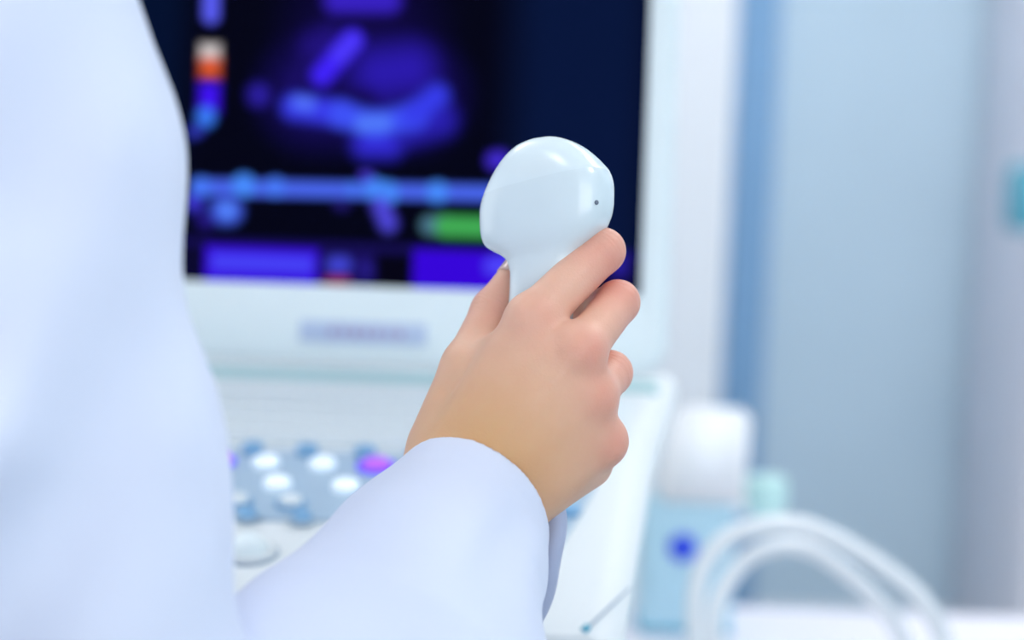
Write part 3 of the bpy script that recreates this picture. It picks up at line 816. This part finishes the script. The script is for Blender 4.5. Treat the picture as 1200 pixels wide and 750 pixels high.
V = np.stack((VB @ RTC, VB @ UPC, VB @ FWD), 1)
flush = np.zeros(len(V)); warm = np.zeros(len(V))
for i, c in enumerate(MCP):
    flush += (.25, .5, .45, .5)[i] * np.exp(-(np.linalg.norm(V - c - np.array((.004, 0, -.008)), axis=1) / .012) ** 2)
for f in FING:
    flush += .46 * np.exp(-(np.linalg.norm(V - f[1][0], axis=1) / .020) ** 2)
flush += .35 * np.exp(-(np.linalg.norm(V - THUMB[2][0], axis=1) / .016) ** 2) + .45 * np.exp(-(np.linalg.norm(V - G(598, 372, .855), axis=1) / .008) ** 2)
warm += .85 * np.exp(-(np.linalg.norm((V - G(565, 540, .83)) * (1, 1, .4), axis=1) / .046) ** 2)
crease = np.zeros(len(V))
for ji, f in enumerate(FING + [THUMB[1:]]):
    k_ = 1
    c_ = f[k_][0]; a1 = f[k_][0] - f[k_ - 1][0]; a1 /= np.linalg.norm(a1); a2 = f[k_ + 1][0] - f[k_][0]; a2 /= np.linalg.norm(a2)
    ax_ = a1 * .75 + a2 * .25; ax_ /= np.linalg.norm(ax_)
    q_ = V - c_; t_ = q_ @ ax_; dd_ = np.linalg.norm(q_, axis=1)
    side = np.linalg.norm(q_ - t_[:, None] * ax_, axis=1)
    wob = .0006 * np.sin(q_[:, 0] * 900 + q_[:, 1] * 700)
    for o_, am_ in ((-.0052, .5), (-.0024, .9), (.0004, 1.0), (.0034, .7)):
        crease += am_ * np.exp(-((t_ - o_ + wob) / .0009) ** 2) * np.exp(-(dd_ / .015) ** 4)
for nm, arr in (('flush', flush), ('warm', warm), ('crease', crease)):
    at = body_me.attributes.new(nm, 'FLOAT', 'POINT')
    at.data.foreach_set('value', np.clip(arr, 0, 1).astype(np.float32))
body_me.polygons.foreach_set('use_smooth', np.ones(len(body_me.polygons), bool))
link('body', body_me, M_skin, person)
# thumb nail on the side of the thumb turned to the left
ta = THUMB[3][0] - THUMB[2][0]; ta /= np.linalg.norm(ta)
tnn = np.array((-.86, .10, -.42)); tnn -= ta * tnn.dot(ta); tnn /= np.linalg.norm(tnn); tw = np.cross(ta, tnn)
vs, fs = [], []; NU, NW = 10, 9
for a_ in range(NU):
    u_ = a_ / (NU - 1) * 2 - 1
    for b_ in range(NW):
        w_ = (b_ / (NW - 1) * 2 - 1) * math.radians(52) * (1 - .18 * max(0, u_) ** 4 - .1 * max(0, -u_) ** 4)
        rr = .0092 - .0010 * (u_ + 1) / 2
        vs.append(THUMB[3][0] + ta * (.0005 + .0062 * u_) + (tnn * math.cos(w_) + tw * math.sin(w_)) * rr)
for a_ in range(NU - 1):
    for b_ in range(NW - 1): fs.append((a_ * NW + b_, a_ * NW + b_ + 1, (a_ + 1) * NW + b_ + 1, (a_ + 1) * NW + b_))
nl = link('thumb_nail', mesh_from('thumb_nail', g2w(vs) - PL, fs), M_nail, person)
so = nl.modifiers.new('solid', 'SOLIDIFY'); so.thickness = 0.0006; so.offset = 0
# hair
def hair_sdf(P):
    d = sd_ell(P, HEAD + (0, -.012, .03), (.084, .098, .104))
    d = smin(d, sd_ell(P, HEAD + (0, -.05, -.02), (.07, .062, .085)), .03)
    d = smin(d, np.linalg.norm(P - (HEAD + (0, -.125, .03)).astype(np.float32), axis=1) - .045, .012)   # bun
    return smax(d, -sd_ell(P, HEAD + (0, .085, -.03), (.068, .075, .088)), .01)
V3, Q3 = surface_nets(hair_sdf, HEAD - (.12, .20, .14), HEAD + (.12, .12, .16), 0.006)
link('hair', mesh_np('hair', smooth_mesh(V3, Q3, 1) - PL, Q3), M_hair, person)

# ---- lab coat: forearm sleeve with an open cuff
CU = G(547, 582, .846)
ax_s = ELB - CU; ax_s = ax_s / np.linalg.norm(ax_s)
def along(px_, py_, d): return G(px_, py_, d)
def sleeve_outer(P):
    d = sd_cone(P, CU - ax_s * .01, ELB, .0345, .060)
    d = smin(d, sd_cone(P, G(560, 618, .836), G(470, 800, .76), .028, .062), .03)
    d = smin(d, sd_cone(P, G(575, 690, .822), G(500, 860, .77), .020, .060), .03)
    return d
def sleeve_sdf(P):
    d = sleeve_outer(P)
    q = P - CU.astype(np.float32)
    al = q @ ax_s.astype(np.float32)
    # soft folds running round and along the sleeve
    w = np.sin(al * 95 + 18 * q[:, 0] + 9 * np.sin(q[:, 1] * 30)) * .0014 * np.clip(al / .05, 0, 1)
    w += np.sin(al * 40 - 40 * q[:, 0] + 1.3) * .0020 * np.clip(al / .06, 0, 1)
    d = d + w
    shell = np.maximum(d, -(d + .0050))
    return smax(shell, -(al + .001), .002)
V4, Q4 = surface_nets(sleeve_sdf, (-.24, -.36, .60), (.06, -.045, .92), 0.0020)
V4 = smooth_mesh(V4, Q4, 2)
link('coat_sleeve', mesh_np('coat_sleeve', g2w(V4) - PL, Q4), M_coat, person)

# ---- lab coat: trunk, upper arms
SH2 = np.array((2 * TX - SH[0], SH[1], SH[2]))
def coat_sdf(P):
    d = sd_cone(P, SH + (-.005, 0, -.01), W(-25, 230, .665), .060, .070)
    d = smin(d, sd_cone(P, W(-25, 230, .665), W(8, 520, .662), .070, .073), .05)
    d = smin(d, sd_cone(P, W(8, 520, .662), W(130, 960, .665), .073, .060), .05)
    d = smin(d, sd_cone(P, W(130, 960, .665), ELBW, .058, .050), .04)
    t = sd_cone(P, (TX - .07, TY, SZ - .06), (TX - .06, TY, SZ - .38), .115, .115)
    t = smin(t, sd_cone(P, (TX + .07, TY, SZ - .06), (TX + .06, TY, SZ - .38), .115, .115), .08)
    t = smin(t, sd_cone(P, (TX - .06, TY, SZ - .38), (TX - .09, TY, .55), .115, .15), .08)
    t = smin(t, sd_cone(P, (TX + .06, TY, SZ - .38), (TX + .07, TY, .55), .115, .15), .08)
    t = smin(t, sd_cone(P, (TX - .12, TY, SZ + .005), (TX + .12, TY, SZ + .005), .055, .055), .06)
    t = smin(t, sd_cone(P, (TX, TY - .012, SZ + .02), (TX, TY - .01, SZ + .065), .075, .066), .02)     # collar
    l = sd_cone(P, SH2, SH2 + (-.03, -.02, -.28), .062, .062)
    l = smin(l, sd_cone(P, SH2 + (-.03, -.02, -.28), SH2 + (.03, .14, -.45), .06, .05), .04)           # left hand in the pocket
    d = smin(smin(d, t, .045), l, .04)
    for a_, b_, ra_, rb_ in ((W(195, 420, .609), W(70, 630, .581), .010, .020), (W(70, 630, .581), W(-40, 770, .570), .020, .028),
                             (W(120, 215, .592), W(-20, 420, .572), .009, .020), (W(225, 600, .612), W(110, 790, .579), .008, .018),
                             (W(120, 20, .610), W(20, 190, .584), .008, .018), (W(170, 250, .602), W(110, 470, .590), .006, .010)):
        d = smax(d, -sd_cone(P, a_, b_, ra_, rb_), .030)
    # folds
    u = P[:, 0] - SH[0].astype(np.float32); z = P[:, 2] - np.float32(SH[2])
    near = np.exp(-((u - .0) / .16) ** 2)
    w = near * (np.sin(70 * u - 32 * z + 2.0 * np.sin(9 * z)) * .0045 + np.sin(38 * u + 22 * z + 1.0) * .0042 + np.sin(120 * u - 46 * z) * .0016)
    w += (1 - near) * np.sin(46 * u + 3 * z + 1.5 * np.sin(4 * z)) * .005
    d = d + w * np.clip((-z) / .08, 0, 1)
    return np.maximum(d, (np.float32(.52) - P[:, 2]))
V5, Q5 = surface_nets(coat_sdf, (SH2[0] - .16, TY - .24, .50), (0.02, TY + .26, SZ + .18), 0.0055)
V5 = smooth_mesh(V5, Q5, 3)
link('coat_body', mesh_np('coat_body', V5 - PL, Q5), M_coat, person)

# trousers and shoes
for s in (-1, 1):
    link('trouser_leg', tube([(s * .085, 0, .60), (s * .09, .01, .35), (s * .095, 0, .07)], [.075, .065, .062], 20, 'leg'), M_trouser, person)
    def shoe(P):
        d = sd_cone(P, (s * .095, -.05, .045), (s * .105, .13, .032), .042, .036)
        return np.maximum(d, -P[:, 2] + .001)
    V6, Q6 = surface_nets(shoe, (s * .1 - .09, -.14, -.02), (s * .1 + .09, .22, .12), 0.006)
    link('shoe', mesh_np('shoe', smooth_mesh(V6, Q6, 1), Q6), M_shoe, person)
